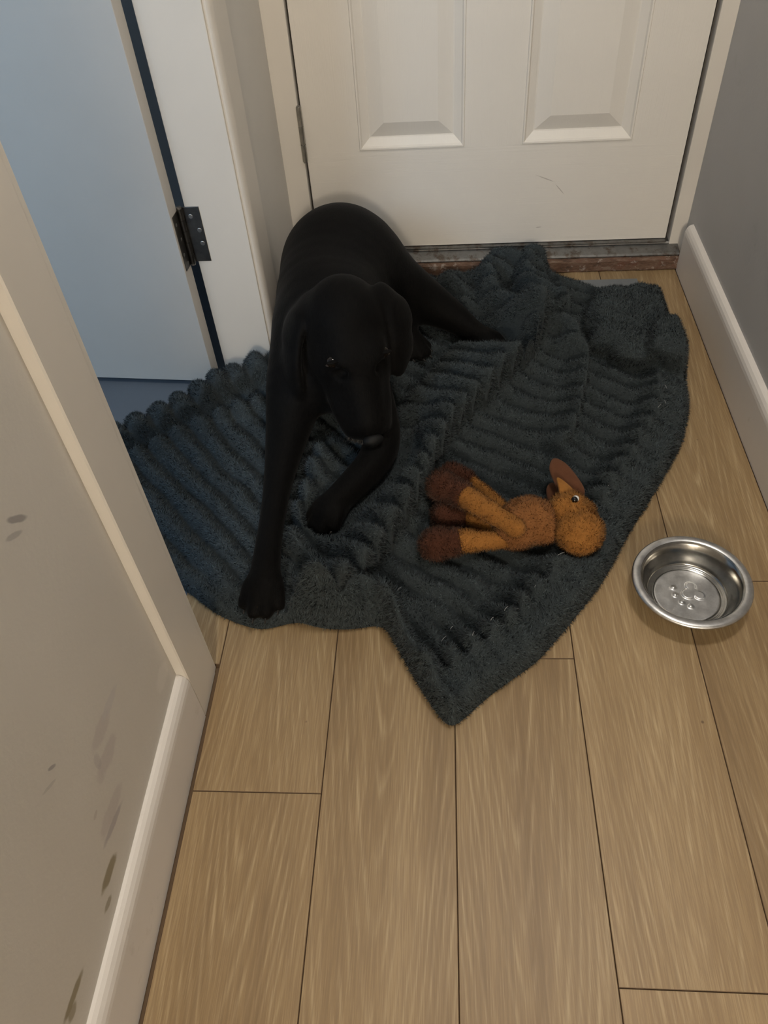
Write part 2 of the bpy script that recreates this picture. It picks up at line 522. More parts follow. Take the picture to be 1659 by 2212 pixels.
def fabric_mat(name, col, col2, rough=0.9, sheen=0.3, bs=260, bstr=0.6, per_island=False, tint=(0.8, 0.85, 0.9)):
    m, nt, b = new_mat(name)
    co = obj_coord(nt)
    if per_island:
        f = nd(nt, 'ShaderNodeNewGeometry').outputs['Random Per Island']
    else:
        f = noise(nt, co, 30, 5, 0.6)
    nt.links.new(ramp(nt, f, [(0.2, col), (0.8, col2)]), b.inputs['Base Color'])
    b.inputs['Roughness'].default_value = rough
    b.inputs['Specular IOR Level'].default_value = 0.2
    b.inputs['Sheen Weight'].default_value = sheen
    b.inputs['Sheen Roughness'].default_value = 0.5
    b.inputs['Sheen Tint'].default_value = (*tint, 1)
    if not per_island:
        bump(nt, b, noise(nt, co, bs, 4, 0.6), bstr, 0.003)
    return m
M_blanket = fabric_mat('charcoal_plush', (0.021, 0.027, 0.0295), (0.032, 0.040, 0.043), sheen=0.04)
M_pile = fabric_mat('charcoal_plush_fibres', (0.040, 0.052, 0.0565), (0.080, 0.100, 0.108), sheen=0.05, per_island=True)
M_tan = fabric_mat('tan_plush', (0.21, 0.085, 0.018), (0.29, 0.125, 0.028), bs=180, sheen=0.1, tint=(1, .8, .5))
M_tan_f = fabric_mat('tan_plush_fibres', (0.21, 0.085, 0.018), (0.36, 0.16, 0.038), sheen=0.1, per_island=True, tint=(1, .8, .5))
M_mid = fabric_mat('warm_brown_plush', (0.17, 0.068, 0.02), (0.23, 0.095, 0.03), bs=180, sheen=0.1, tint=(1, .8, .6))
M_mid_f = fabric_mat('warm_brown_plush_fibres', (0.17, 0.068, 0.02), (0.30, 0.13, 0.042), sheen=0.1, per_island=True, tint=(1, .8, .6))
M_brn = fabric_mat('dark_brown_plush', (0.042, 0.013, 0.006), (0.068, 0.024, 0.012), bs=180, sheen=0.1, tint=(1, .8, .7))
M_brn_f = fabric_mat('dark_brown_plush_fibres', (0.05, 0.016, 0.008), (0.10, 0.036, 0.018), sheen=0.1, per_island=True, tint=(1, .8, .7))
M_felt = fabric_mat('brown_felt', (0.085, 0.032, 0.014), (0.105, 0.042, 0.02), bs=500, bstr=0.3, sheen=0.1, tint=(1, .8, .7))

def dog_mat():
    m, nt, b = new_mat('black_short_coat')
    co = obj_coord(nt)
    n1 = noise(nt, mapping(nt, co, sc=(260, 60, 120)), 1.5, 4, 0.6)
    nt.links.new(ramp(nt, n1, [(0.3, (0.0016, 0.0015, 0.0015)), (0.7, (0.0042, 0.0038, 0.0034))]), b.inputs['Base Color'])
    b.inputs['Roughness'].default_value = 0.62
    b.inputs['Specular IOR Level'].default_value = 0.05
    b.inputs['Sheen Weight'].default_value = 0.02
    bump(nt, b, n1, 0.35, 0.002)
    return m
M_dog = dog_mat()
M_chin = fabric_mat('grey_muzzle_hair', (0.03, 0.027, 0.024), (0.20, 0.18, 0.155), sheen=0, per_island=True)
def simple(name, col, rough, spec=0.5, metal=0.0):
    m, nt, b = new_mat(name)
    co = obj_coord(nt)
    nt.links.new(ramp(nt, noise(nt, co, 150, 3), [(0.3, tuple(c * 0.85 for c in col)), (0.7, col)]), b.inputs['Base Color'])
    b.inputs['Roughness'].default_value = rough
    b.inputs['Specular IOR Level'].default_value = spec
    b.inputs['Metallic'].default_value = metal
    return m
M_nose = simple('black_nose_leather', (0.005, 0.005, 0.005), 0.6, 0.2)
M_eye = simple('dark_eye', (0.012, 0.008, 0.005), 0.12, 0.5)
M_rim = simple('eye_rim', (0.03, 0.022, 0.015), 0.4, 0.4)
M_claw = simple('dark_claw', (0.010, 0.009, 0.008), 0.5, 0.3)
M_eyew = simple('white_plastic_eye', (0.75, 0.74, 0.72), 0.25)
M_eyeb = simple('black_plastic_eye', (0.006, 0.005, 0.005), 0.15)
M_thread = simple('pale_thread', (0.35, 0.36, 0.37), 0.7)
M_mat = paint_mat('grey_vinyl_sheet', (0.165, 0.18, 0.19), 0.6, 0.04, None, 200, 0.2)
M_vinyl = paint_mat('blue_grey_bathroom_vinyl', (0.105, 0.125, 0.15), 0.5, 0.05, None, 150, 0.1)
M_steel = metal_mat('stainless_dark_reflections', (0.40, 0.395, 0.375), 0.17)  # bowl walls: dark reflections of the surroundings put into the steel colour
M_steel_b = metal_mat('matt_stainless_base', (0.66, 0.66, 0.66), 0.34)

def rust_mat():
    m, nt, b = new_mat('weathered_rusty_timber')
    co = obj_coord(nt)
    st = mapping(nt, co, sc=(0.5, 1, 1.6))
    a = noise(nt, st, 60, 8, 0.75)
    c = ramp(nt, a, [(0.32, (0.035, 0.018, 0.010)), (0.48, (0.12, 0.065, 0.04)), (0.58, (0.15, 0.095, 0.065)), (0.72, (0.25, 0.20, 0.165))])
    c = mix_col(nt, ramp(nt, noise(nt, mapping(nt, co, loc=(3, 1, 2)), 26, 6, 0.7), [(0.5, 0.0), (0.62, 0.65)]), c, (0.12, 0.042, 0.022))
    c = mix_col(nt, ramp(nt, noise(nt, mapping(nt, co, loc=(7, 4, 2)), 42, 6, 0.7), [(0.57, 0.0), (0.63, 0.7)]), c, (0.34, 0.30, 0.27))
    nt.links.new(c, b.inputs['Base Color'])
    b.inputs['Roughness'].default_value = 0.65
    bump(nt, b, a, 0.7, 0.006)
    return m
M_rust = rust_mat()
M_bar = metal_mat('dull_aluminium_weather_bar', (0.24, 0.24, 0.235), 0.45, (0.10, 0.075, 0.055))

# ------------------------------------------------------------------ room shell
XL, XS, XA = -0.388, -0.381, -0.373        # left wall, far stub, architrave face
XR = 0.612
YF = 1.887                                  # front door frame face
floor = struct(box('floor', -0.60, 0.68, -4.5, 1.95, -0.04, -0.012, M_joint), 'light oak laminate plank floor of the narrow hall')
LINES = [-0.5565, -0.368, -0.178, 0.0152, 0.207, 0.402, 0.594]
ENDS = [0.10, 0.459, 1.05, 0.688, 0.228, 0.844]
def plank_mesh(w, l, name):
    bm = bmesh.new()
    box_bm(bm, -w/2, w/2, -l/2, l/2, -0.012, 0.0)
    top = [e for e in bm.edges if all(v.co.z > -0.001 for v in e.verts)]
    bmesh.ops.bevel(bm, geom=top, offset=0.0008, segments=1, affect='EDGES')
    me = bm_mesh(name, bm)
    me.materials.append(M_plank); me.materials.append(M_joint)
    for p in me.polygons:
        if p.normal.z < 0.95: p.material_index = 1
    return me
PL = 1.29
for i in range(6):
    x0, x1 = LINES[i] + 0.0003, LINES[i + 1] - 0.0003
    if i == 0: x0 = -0.455
    e = ENDS[i] - 4 * PL
    while e < 1.90:
        a, b_ = max(e, -4.4), min(e + PL, 1.90)
        if i == 0: a, b_ = max(a, 0.672), min(b_, 1.445)
        if b_ - a > 0.05:
            o = link('plank', plank_mesh(x1 - x0, b_ - a - 0.0006, 'plank'), None, floor)
            o.location = ((x0 + x1) / 2, (a + b_) / 2, 0)
        e += PL
# thin strip of plank along the right skirting
o = link('plank', plank_mesh(0.017, 6.2, 'plank'), None, floor); o.location = (0.6035, -1.25, 0)

struct(box('wall_right', XR, XR + 0.10, -4.5, 1.95, -0.02, 2.45, M_wall_r), 'plain grey painted wall on the right')
wl = struct(box('wall_left', -0.500, XL, -4.5, 0.660, -0.02, 2.45, M_wall_l), 'scuffed and stained pale wall at lower left')
struct(box('wall_left_end', -0.500, XS, 1.462, 1.95, -0.02, 2.45, M_wall), 'short strip of grey wall between the two door frames')
struct(box('wall_left_top', -0.500, XL, 0.660, 1.462, 2.06, 2.45, M_wall), 'wall above the open inner doorway')
struct(box('wall_front', -0.500, 0.712, 1.95, 2.05, 2.10, 2.45, M_wall), 'wall above the front door')
struct(box('wall_back', -0.500, 0.712, -4.6, -4.5, -0.02, 2.45, M_wall), 'far end wall of the hall behind the viewer')
struct(box('ceiling', -2.6, 0.75, -4.6, 2.3, 2.45, 2.55, M_ceil), 'white ceiling of the hall')
# bathroom beyond the open door
struct(box('floor_bathroom', -2.5, -0.4555, -0.62, 2.2, -0.03, -0.002, M_vinyl), 'blue-grey vinyl floor beyond the open door')
struct(box('wall_bathroom_back', -2.5, -0.500, 2.1, 2.2, -0.02, 2.45, M_bath))
struct(box('wall_bathroom_left', -2.6, -2.5, -0.72, 2.2, -0.02, 2.45, M_bath))
struct(box('wall_bathroom_front', -2.5, -0.500, -0.72, -0.62, -0.02, 2.45, M_bath))
bm = bmesh.new()
for q in ((-1.78, -0.92, 1.02, 1.07), (-1.78, -0.92, 2.03, 2.08), (-1.78, -1.73, 1.07, 2.03), (-0.97, -0.92, 1.07, 2.03)):
    box_bm(bm, q[0], q[1], -0.62, -0.585, q[2], q[3])
win = struct(link('window_1', bm_mesh('window_1', bm), M_white), 'white framed bathroom window')
box('pane', -1.73, -0.97, -0.619, -0.610, 1.07, 2.03, M_bath, win)

# skirting boards
def skirt_prof(x, s):
    return [(x, -0.001), (x + s*0.017, -0.001), (x + s*0.017, 0.100), (x + s*0.0162, 0.107), (x + s*0.0138, 0.1135), (x + s*0.010, 0.119), (x + s*0.005, 0.122), (x, 0.123)]
struct(extrude_y('baseboard_right', skirt_prof(XR, -1), -4.5, 1.842, M_skirt), 'white skirting board along the right wall')
struct(extrude_y('baseboard_left', [(XL + (x - XL) * 0.9, z) for x, z in skirt_prof(XL, 1)], -4.5, 0.5785, M_skirt), 'chipped white skirting board along the left wall')

# inner doorway: lining and architraves
def architrave(name, y0, y1, x_back, label, flip=False):
    t = XA
    pr = [(x_back, y0), (t - 0.002, y0), (t, y0 + 0.002), (t, y1 - 0.006), (t - 0.002, y1 - 0.002), (t - 0.006, y1), (x_back, y1)]
    if flip:                                                       # rounded inner edge turned towards the doorway
        pr = [(x_back, y0)] + [(t - 0.013 + 0.013 * math.sin(a), y0 + 0.020 - 0.020 * math.cos(a)) for a in np.linspace(0, math.pi/2, 9)] + [(t, y1 - 0.002), (t - 0.002, y1), (x_back, y1)]
    bm = bmesh.new()
    lo = [bm.verts.new((x, y, -0.001)) for x, y in pr]; hi = [bm.verts.new((x, y, 2.10)) for x, y in pr]
    n = len(pr)
    for i in range(n): bm.faces.new((lo[i], lo[(i+1) % n], hi[(i+1) % n], hi[i]))
    bm.faces.new(lo[::-1]); bm.faces.new(hi)
    return struct(link(name, bm_mesh(name, bm), M_white), label)
architrave('trim_1', 0.579, 0.662, -0.392, 'white architrave on the near side of the inner doorway')
architrave('trim_2', 1.455, 1.562, -0.392, 'white architrave on the far side of the inner doorway', True)
struct(box('trim_3', -0.500, -0.3735, 0.655, 0.667, -0.001, 2.06, M_white, None, 0.001), 'near door lining of the inner doorway')
tl = struct(box('trim_4', -0.500, -0.3865, 1.450, 1.470, -0.001, 2.06, M_white, None, 0.0015), 'white door lining carrying the inner door hinge')

# front door frame
def frame_post(name, x0, x1, label):
    o = struct(box(name, x0, x1, YF, 1.95, -0.001, 2.10, M_white, None, 0.0015), label)
    return o
fl_ = frame_post('trim_5', -0.3815, -0.3285, 'white frame post on the hinge side of the front door')
fr_ = frame_post('trim_6', 0.5765, 0.6125, 'white frame post on the lock side of the front door')
struct(box('trim_7', -0.3285, 0.5765, YF, 1.95, 2.045, 2.10, M_white), 'head of the front door frame')
box('gap_shade_strip', -0.330, -0.318, 1.922, 1.96, 0.0, 2.06, M_dark, fl_)  # near-black backing paints the shade in the gaps either side of the door
box('gap_shade_strip', 0.566, 0.578, 1.922, 1.96, 0.0, 2.06, M_dark, fr_)

# ------------------------------------------------------------------ front door
DX0, DX1, DZ0, DZ1, DY = -0.3235, 0.5680, 0.058, 2.040, 1.900
door1 = struct(empty('door_1', ((DX0 + DX1) / 2, DY, DZ0)), 'white moulded panel front door with raised panels')
PX = [(-0.195, 0.054), (0.189, 0.443)]
PZ = [(0.308, 0.95), (1.10, 1.90)]
door1.name = 'door_1'
def to_door(name, bm, mat):
    o = link(name, bm_mesh(name, bm), mat)
    o.parent = door1; o.matrix_parent_inverse = Matrix.Translation(-Vector(door1.location))
    return o
for x0, x1 in [(DX0, PX[0][0]), (PX[0][1], PX[1][0]), (PX[1][1], DX1)]:
    bm = bmesh.new(); box_bm(bm, x0, x1, DY, DY + 0.044, PZ[0][0], PZ[1][1]); to_door('stile', bm, M_door_v)
bm = bmesh.new(); box_bm(bm, DX0, DX1, DY, DY + 0.044, DZ0, PZ[0][0]); to_door('bottom_rail', bm, M_door_h)
for x0, x1 in PX:
    bm = bmesh.new(); box_bm(bm, x0, x1, DY, DY + 0.044, PZ[0][1], PZ[1][0]); to_door('lock_rail', bm, M_door_h)
bm = bmesh.new(); box_bm(bm, DX0, DX1, DY, DY + 0.044, PZ[1][1], DZ1); to_door('top_rail', bm, M_door_h)
RINGS = [(0.0, 0.0), (0.0015, -0.0028), (0.005, -0.0024), (0.008, 0.0022), (0.024, 0.0105), (0.027, 0.0112), (0.030, 0.0105), (0.059, 0.0015), (0.061, 0.0010)]
for x0, x1 in PX:
    for z0, z1 in PZ:
        bm = bmesh.new(); prev = None
        for off, dep in RINGS:
            cur = [bm.verts.new(c) for c in ((x0+off, DY+dep, z0+off), (x1-off, DY+dep, z0+off), (x1-off, DY+dep, z1-off), (x0+off, DY+dep, z1-off))]
            if prev:
                for i in range(4): bm.faces.new((prev[i], prev[(i+1) % 4], cur[(i+1) % 4], cur[i]))
            prev = cur
        bm.faces.new(prev)
        back = [bm.verts.new(c) for c in ((x0, DY+0.04, z0), (x1, DY+0.04, z0), (x1, DY+0.04, z1), (x0, DY+0.04, z1))]
        bm.faces.new(back[::-1])
        to_door('panel', bm, M_door_v)

def cyl_bm(bm, a, b, r, seg=14, r2=None):
    a = Vector(a); b = Vector(b); d = b - a
    q = d.to_track_quat('Z', 'Y')
    mt = Matrix.Translation((a + b) / 2) @ q.to_matrix().to_4x4()
    bmesh.ops.create_cone(bm, cap_ends=True, segments=seg, radius1=r, radius2=r if r2 is None else r2, depth=d.length, matrix=mt)

# butt hinge knuckles of the front door
hx, hy = -0.3262, 1.8845
bm = bmesh.new()
for z0, z1 in ((0.294, 0.334), (0.3352, 0.3755), (0.3767, 0.418)):
    cyl_bm(bm, (hx, hy, z0), (hx, hy, z1), 0.0062)
h1 = to_door('hinge', bm, M_hinge_lt); h1['label'] = 'worn steel hinge knuckle'
bm = bmesh.new(); cyl_bm(bm, (hx, hy, 0.291), (hx, hy, 0.4205), 0.0045); o = to_door('hinge_pin', bm, M_screw)

# threshold under the front door
thr = struct(empty('trim_8', (0.12, 1.86, 0)), 'weathered rusty threshold under the front door')
def to_thr(o):
    o.parent = thr; o.matrix_parent_inverse = Matrix.Translation(-Vector(thr.location)); return o
def extrude_x(name, prof, x0, x1, mat, seg=1, jit=0.0):
    rs = np.random.RandomState(3)
    bm = bmesh.new(); n = len(prof); rows = []
    for s in range(seg + 1):
        x = x0 + (x1 - x0) * s / seg
        rows.append([bm.verts.new((x, y + (rs.randn() * jit if 0 < i < n - 1 else 0), z + (rs.randn() * jit * 0.6 if z > 0.005 else 0))) for i, (y, z) in enumerate(prof)])
    for s in range(seg):
        for i in range(n):
            bm.faces.new((rows[s][i], rows[s][(i+1) % n], rows[s+1][(i+1) % n], rows[s+1][i]))
    bm.faces.new(rows[0][::-1]); bm.faces.new(rows[-1])
    return link(name, bm_mesh(name, bm), mat)
to_thr(extrude_x('riser', [(1.905, 0.0005), (1.845, 0.0005), (1.842, 0.004), (1.8425, 0.029), (1.847, 0.034), (1.905, 0.036)], -0.38, 0.604, M_rust, 60, 0.0008))
to_thr(extrude_x('weather_bar', [(1.93, 0.033), (1.853, 0.033), (1.8525, 0.0375), (1.858, 0.0405), (1.889, 0.049), (1.892, 0.053), (1.93, 0.053)], -0.3285, 0.5985, M_bar))
to_thr(extrude_x('drip_strip', [(1.90, 0.0525), (1.8865, 0.0525), (1.8865, 0.0565), (1.90, 0.0565)], -0.322, 0.568, M_bar))
box('outer_sill', -0.40, 0.65, 1.93, 2.05, -0.03, 0.05, M_dark, None).parent = thr
bpy.data.objects['outer_sill'].matrix_parent_inverse = Matrix.Translation(-Vector(thr.location))

# ------------------------------------------------------------------ inner door, open into the bathroom
DPIV = Vector((-0.509, 1.4435, 0.0))
door2 = struct(empty('door_2', (DPIV.x, DPIV.y, 0.010)), 'plain white inner door standing open, lit blue from the bathroom')
door2.rotation_euler = (0, 0, math.radians(-4.6))
def to_d2(name, bm, mat, smooth=False):
    o = link(name, bm_mesh(name, bm, smooth), mat); o.parent = door2; return o
bm = bmesh.new(); box_bm(bm, -0.765, -0.006, -0.037, 0.0, 0.0, 1.98, 0.0012); to_d2('leaf', bm, M_white)
# hinge: leaf on the door edge, leaf on the lining, knuckle between
hz0, hz1 = 0.286 - 0.010, 0.402 - 0.010
hg = empty('hinge'); hg.parent = door2; hg['label'] = 'dark steel butt hinge with three screws showing'
def to_hg(name, bm, mat):
    o = link(name, bm_mesh(name, bm), mat); o.parent = hg; return o
bm = bmesh.new()
box_bm(bm, -0.0065, -0.0045, -0.030, 0.003, hz0 - 0.002, hz1 - 0.004, 0.0004); to_hg('door_leaf', bm, M_hinge)
rot = Matrix.Rotation(math.radians(4.6), 4, 'Z')
bm = bmesh.new(); vs_ = box_bm(bm, -0.004, 0.037, 0.0048, 0.0068, hz0, hz1, 0.0006)
bmesh.ops.transform(bm, matrix=rot, verts=bm.verts); to_hg('frame_leaf', bm, M_hinge)
bm = bmesh.new()
for k, (z0, z1) in enumerate(((0.0, 0.2), (0.205, 0.395), (0.40, 0.60), (0.605, 0.795), (0.80, 1.0))):
    cyl_bm(bm, (0, 0, hz0 + (hz1-hz0)*z0), (0, 0, hz0 + (hz1-hz0)*z1), 0.0058, 12)
to_hg('knuckle', bm, M_hinge)
bm = bmesh.new(); cyl_bm(bm, (0, 0, hz0 - 0.004), (0, 0, hz1 + 0.004), 0.0046, 12); to_hg('pin', bm, M_screw)
for x, z in ((0.017, 0.83), (0.028, 0.58), (0.028, 0.34)):
    bm = bmesh.new(); cyl_bm(bm, (x, 0.0050, hz0 + (hz1-hz0)*z), (x, 0.0042, hz0 + (hz1-hz0)*z), 0.0052, 14, 0.0040)
    bmesh.ops.transform(bm, matrix=rot, verts=bm.verts); to_hg('screw', bm, M_screw)
for y, z in ((-0.022, 0.80), (-0.016, 0.52), (-0.022, 0.26), (-0.014, 0.07)):
    bm = bmesh.new(); cyl_bm(bm, (-0.0046, y, hz0 + (hz1-hz0)*z), (-0.0038, y, hz0 + (hz1-hz0)*z), 0.0038, 12, 0.0026)
    to_hg('screw', bm, M_screw)

# ------------------------------------------------------------------ grey sheet by the threshold
bm = bmesh.new(); box_bm(bm, 0.17, 0.491, 1.64, 1.802, 0.0006, 0.0032, 0.0008)
tag(link('floor_sheet', bm_mesh('floor_sheet', bm), M_mat), 'flat grey sheet on the floor by the threshold, half under the blanket', 'mat')

# ------------------------------------------------------------------ dog
D = Field((-0.50, 0.68, 0.0), (0.22, 1.90, 0.42), 0.0055)
V = np.array
# trunk
D.chain([((-0.222, 1.575, 0.178), 0.128), ((-0.235, 1.46, 0.185), 0.118), ((-0.228, 1.35, 0.172), 0.108), ((-0.212, 1.28, 0.14), 0.095)], 0.06)
D.ell((-0.228, 1.60, 0.17), (0.122, 0.13, 0.135), None, 0.05)
# neck and head (the head has a field of its own so that muzzle and leg stay apart)
fw_ = V([0.050, -0.160, -0.150]); fw_ /= np.linalg.norm(fw_)            # where the muzzle points
rt_ = np.cross(fw_, [0.06, 0, 1.0]); rt_ /= np.linalg.norm(rt_); up_ = np.cross(rt_, fw_)
HC = V([-0.183, 1.268, 0.250])
AX = [rt_, fw_, up_]
def hp(r, f, u): return HC + rt_ * r + fw_ * f + up_ * u
D.chain([((-0.225, 1.38, 0.205), 0.088), ((-0.205, 1.325, 0.222), 0.078), ((-0.186, 1.285, 0.238), 0.066)], 0.04)
E_ = Field((-0.50, 0.68, 0.0), (0.22, 1.90, 0.42), 0.0055)
E_.ell(hp(0, -0.005, 0.0), (0.077, 0.088, 0.070), AX, 0.03)
for s in (-1, 1):
    E_.ell(hp(s*0.043, 0.055, -0.022), (0.038, 0.06, 0.043), AX, 0.03)     # cheeks
    E_.ell(hp(s*0.030, 0.066, 0.036), (0.022, 0.030, 0.016), AX, 0.018)    # brows
E_.chain([(hp(0, 0.075, 0.004), 0.050), (hp(0, 0.13, -0.006), 0.043), (hp(0, 0.190, -0.010), 0.036)], 0.03)   # muzzle
for s in (-1, 1):
    E_.chain([(hp(s*0.026, 0.085, -0.026), 0.036), (hp(s*0.028, 0.14, -0.030), 0.034), (hp(s*0.022, 0.190, -0.026), 0.028)], 0.014)   # flews
E_.cone(hp(0, 0.08, -0.050), hp(0, 0.180, -0.056), 0.034, 0.024, 0.008)    # lower jaw
for s in (-1, 1):
    E_.ell(hp(s*0.037, 0.098, 0.030), (0.015, 0.012, 0.011), AX, 0.012, cut=True)  # eye hollows
# ears hang beside the skull
def ear(pts, out, k=0.008):
    for (p, r), (q, r2) in zip(pts[:-1], pts[1:]):
        p = V(p); q = V(q); n = 3
        for i in range(n + 1):
            t = i / n; c = p + (q - p) * t; rr = r + (r2 - r) * t
            y_ = (q - p) / np.linalg.norm(q - p); x_ = V(out) - y_ * (V(out) @ y_); x_ /= np.linalg.norm(x_); z_ = np.cross(x_, y_)
            E_.ell(c, (0.010, rr * 0.9, rr), [x_, y_, z_], k)
ear([((-0.252, 1.285, 0.285), 0.030), ((-0.283, 1.262, 0.245), 0.042), ((-0.292, 1.225, 0.190), 0.040), ((-0.284, 1.196, 0.150), 0.024)], (-1, -0.45, 0.35))
ear([((-0.112, 1.305, 0.285), 0.030), ((-0.083, 1.298, 0.245), 0.040), ((-0.078, 1.268, 0.195), 0.036), ((-0.086, 1.246, 0.160), 0.022)], (1, -0.3, 0.4))
# fore leg stretched out towards the viewer
D.chain([((-0.275, 1.36, 0.160), 0.075), ((-0.292, 1.26, 0.125), 0.064), ((-0.306, 1.17, 0.080), 0.046), ((-0.313, 1.06, 0.056), 0.030), ((-0.313, 0.96, 0.048), 0.0235), ((-0.310, 0.87, 0.047), 0.0245), ((-0.306, 0.80, 0.045), 0.028)], 0.03)
def paw(c, d, k=0.0035, s=1.0):
    c = V(c); d = V([d[0], d[1], 0.0]); d /= np.linalg.norm(d); n = V([-d[1], d[0], 0.0])
    D.ell(c, (0.032*s, 0.034*s, 0.023*s), [n, d, V([0, 0, 1])], 0.015)
    tips = []
    for i, (a, f) in enumerate(((-0.027, 0.012), (-0.0098, 0.029), (0.0098, 0.029), (0.027, 0.012))):
        p0 = c + n * a * 0.8 * s + d * (f - 0.014) * s + V([0, 0, 0.008]); p1 = c + n * a * s + d * (f + 0.010) * s - V([0, 0, 0.006])
        D.cone(p0, p1, 0.0125*s, 0.0118*s, k)
        tips.append((p1 + d * 0.009*s - V([0, 0, 0.002]), d))
    return tips
TIPS = []
TIPS += paw((-0.306, 0.792, 0.042), (-0.02, -1), s=1.08)
# second fore leg, folded across under the muzzle
D.chain([((-0.170, 1.29, 0.12), 0.055), ((-0.125, 1.18, 0.060), 0.040), ((-0.130, 1.11, 0.048), 0.035), ((-0.162, 1.05, 0.046), 0.031), ((-0.190, 1.01, 0.044), 0.028), ((-0.206, 0.985, 0.043), 0.027)], 0.02)
TIPS += paw((-0.211, 0.974, 0.040), (-0.6, -1))
# hind leg stretched to the right
D.chain([((-0.180, 1.59, 0.165), 0.100), ((-0.112, 1.58, 0.130), 0.078), ((-0.045, 1.575, 0.100), 0.053), ((0.020, 1.552, 0.072), 0.036), ((0.066, 1.517, 0.054), 0.027), ((0.096, 1.492, 0.046), 0.027)], 0.035)
TIPS += paw((0.104, 1.484, 0.042), (0.62, -1))
# other hind foot tucked under the flank
D.chain([((-0.14, 1.55, 0.10), 0.055), ((-0.115, 1.53, 0.07), 0.045), ((-0.082, 1.50, 0.050), 0.032)], 0.03)
TIPS += paw((-0.070, 1.486, 0.040), (0.7, -0.7))
hh_ = np.clip(0.5 + 0.5 * (D.f - E_.f) / 0.010, 0, 1)
D.f = (D.f * (1 - hh_) + E_.f * hh_ - 0.010 * hh_ * (1 - hh_)).astype(np.float32)
dv, dq = D.mesh()
dv = smooth_mesh(dv, dq, 2, 0.5)
dog = link('dog', fast_mesh('dog', dv, dq), M_dog)
tag(dog, 'black short-haired dog lying on the grey blanket, head lowered and one foreleg stretched forward', 'dog')
def ball(name, c, r, mat, parent, axes=None, seg=20):
    bm = bmesh.new(); bmesh.ops.create_uvsphere(bm, u_segments=seg, v_segments=seg//2, radius=1.0)
    r = (r, r, r) if isinstance(r, (int, float)) else r
    ax = axes if axes is not None else np.eye(3)
    for v in bm.verts:
        p = V(c) + sum(V(ax[i]) * v.co[i] * r[i] for i in range(3)); v.co = p
    return link(name, bm_mesh(name, bm, True), mat, parent)
for s in (-1, 1):
    ec = hp(s*0.037, 0.045, 0.0); ed_ = fw_ * 0.62 + up_ * 0.72 + rt_ * s * 0.25; ed_ /= np.linalg.norm(ed_)
    for _ in range(60):                                                     # seat the eyeball in the face
        gi = tuple(np.round((ec - D.lo) / D.h).astype(int))
        if D.f[gi] > -0.006: break
        ec = ec + ed_ * 0.002
    e = ball('eye', ec, 0.0115, M_eye, dog)
    for zz, hh in ((0.0085, 0.0032), (-0.0088, 0.0026)):
        ball('eye_lid', ec + up_ * zz + ed_ * 0.0055, (0.0125, 0.0065, hh), M_dog if zz > 0 else M_rim, e, [rt_, ed_, np.cross(rt_, ed_)])
# nose pad
N_ = Field(hp(0, 0.230, -0.008) - 0.04, hp(0, 0.230, -0.008) + 0.04, 0.0022)
N_.ell(hp(0, 0.229, -0.002), (0.021, 0.013, 0.014), AX, 0.008)
N_.ell(hp(0, 0.231, -0.014), (0.012, 0.011, 0.010), AX, 0.008)
for s in (-1, 1): N_.ell(hp(s*0.012, 0.241, -0.004), (0.0055, 0.007, 0.0045), AX, 0.003, cut=True)
nv_, nq_ = N_.mesh()
link('nose', fast_mesh('nose', smooth_mesh(nv_, nq_, 1), nq_), M_nose, dog)
for p, d in TIPS:
    bm = bmesh.new(); cyl_bm(bm, p - d * 0.004, p + d * 0.009 - V([0, 0, 0.003]), 0.0036, 8, 0.0012)
    link('claw', bm_mesh('claw', bm, True), M_claw, dog)
# greying hair along the lips
rel = (dv - HC); fz = rel @ fw_; uz = rel @ up_; rz_ = rel @ rt_
qc = dv[dq].mean(1) - HC
keep = ((qc @ fw_ > 0.170) & (qc @ up_ < -0.030) & (qc @ up_ > -0.066) & (np.abs(qc @ rt_) < 0.040) & (qc @ fw_ < 0.225)).astype(float)
blades('grey_lip_hair', dv, dq, 2200, 0.009, 0.0009, M_chin, dog, 5, tuple(fw_ * 0.5 - up_ * 0.5), 0.4, keep)

# ------------------------------------------------------------------ plush toy (coordinates of its parts, lying on the blanket)
toy = empty('plush_moose', (0.15, 0.93, 0.03))
TOYV = []
def toy_part(name, build, lo, hi, mat, fib, n, ln=0.005, parent=None, h=0.003, noise_amp=0.0015):
    F_ = Field(lo, hi, h); build(F_)
    v, q = F_.mesh(); v = smooth_mesh(v, q, 2, 0.5)
    nn = vert_normals(v, q)
    v = v + nn * (noise_amp * vnoise(v[:, 0]*90, v[:, 1]*90, v[:, 2]*90))[:, None]
    o = link(name, fast_mesh(name, v, q), mat)
    TOYV.append(v)
    par = parent or toy
    o.parent = par
    if par is toy: o.matrix_parent_inverse = Matrix.Translation(-Vector(toy.location))
    if fib is not None:
        w = blades(name + '_pile', v, q, n, ln, 0.0009, fib, None, 11, (0, 0, 0.1), 0.7, None, 60)
        w.parent = o
    return o
def bb(*pts, m=0.05):
    p = np.array(pts); return p.min(0) - m, p.max(0) + m
TZ = -0.004
def T(x, y, z): return V([x, y, z + TZ])
lo, hi = bb(T(.10, .90, .06), T(.18, .95, .06))
toy_part('body', lambda F_: (F_.ell(T(.148, .928, .070), (.050, .042, .040), None, .02), F_.ell(T(.122, .905, .068), (.036, .034, .034), None, .02), F_.ell(T(.176, .905, .062), (.022, .020, .020), None, .015), F_.ell(T(.156, .975, .062), (.012, .014, .012), None, .012)), lo, hi, M_mid, M_mid_f, 9000)
lo, hi = bb(T(.19, .88, .06), T(.27, .97, .08))
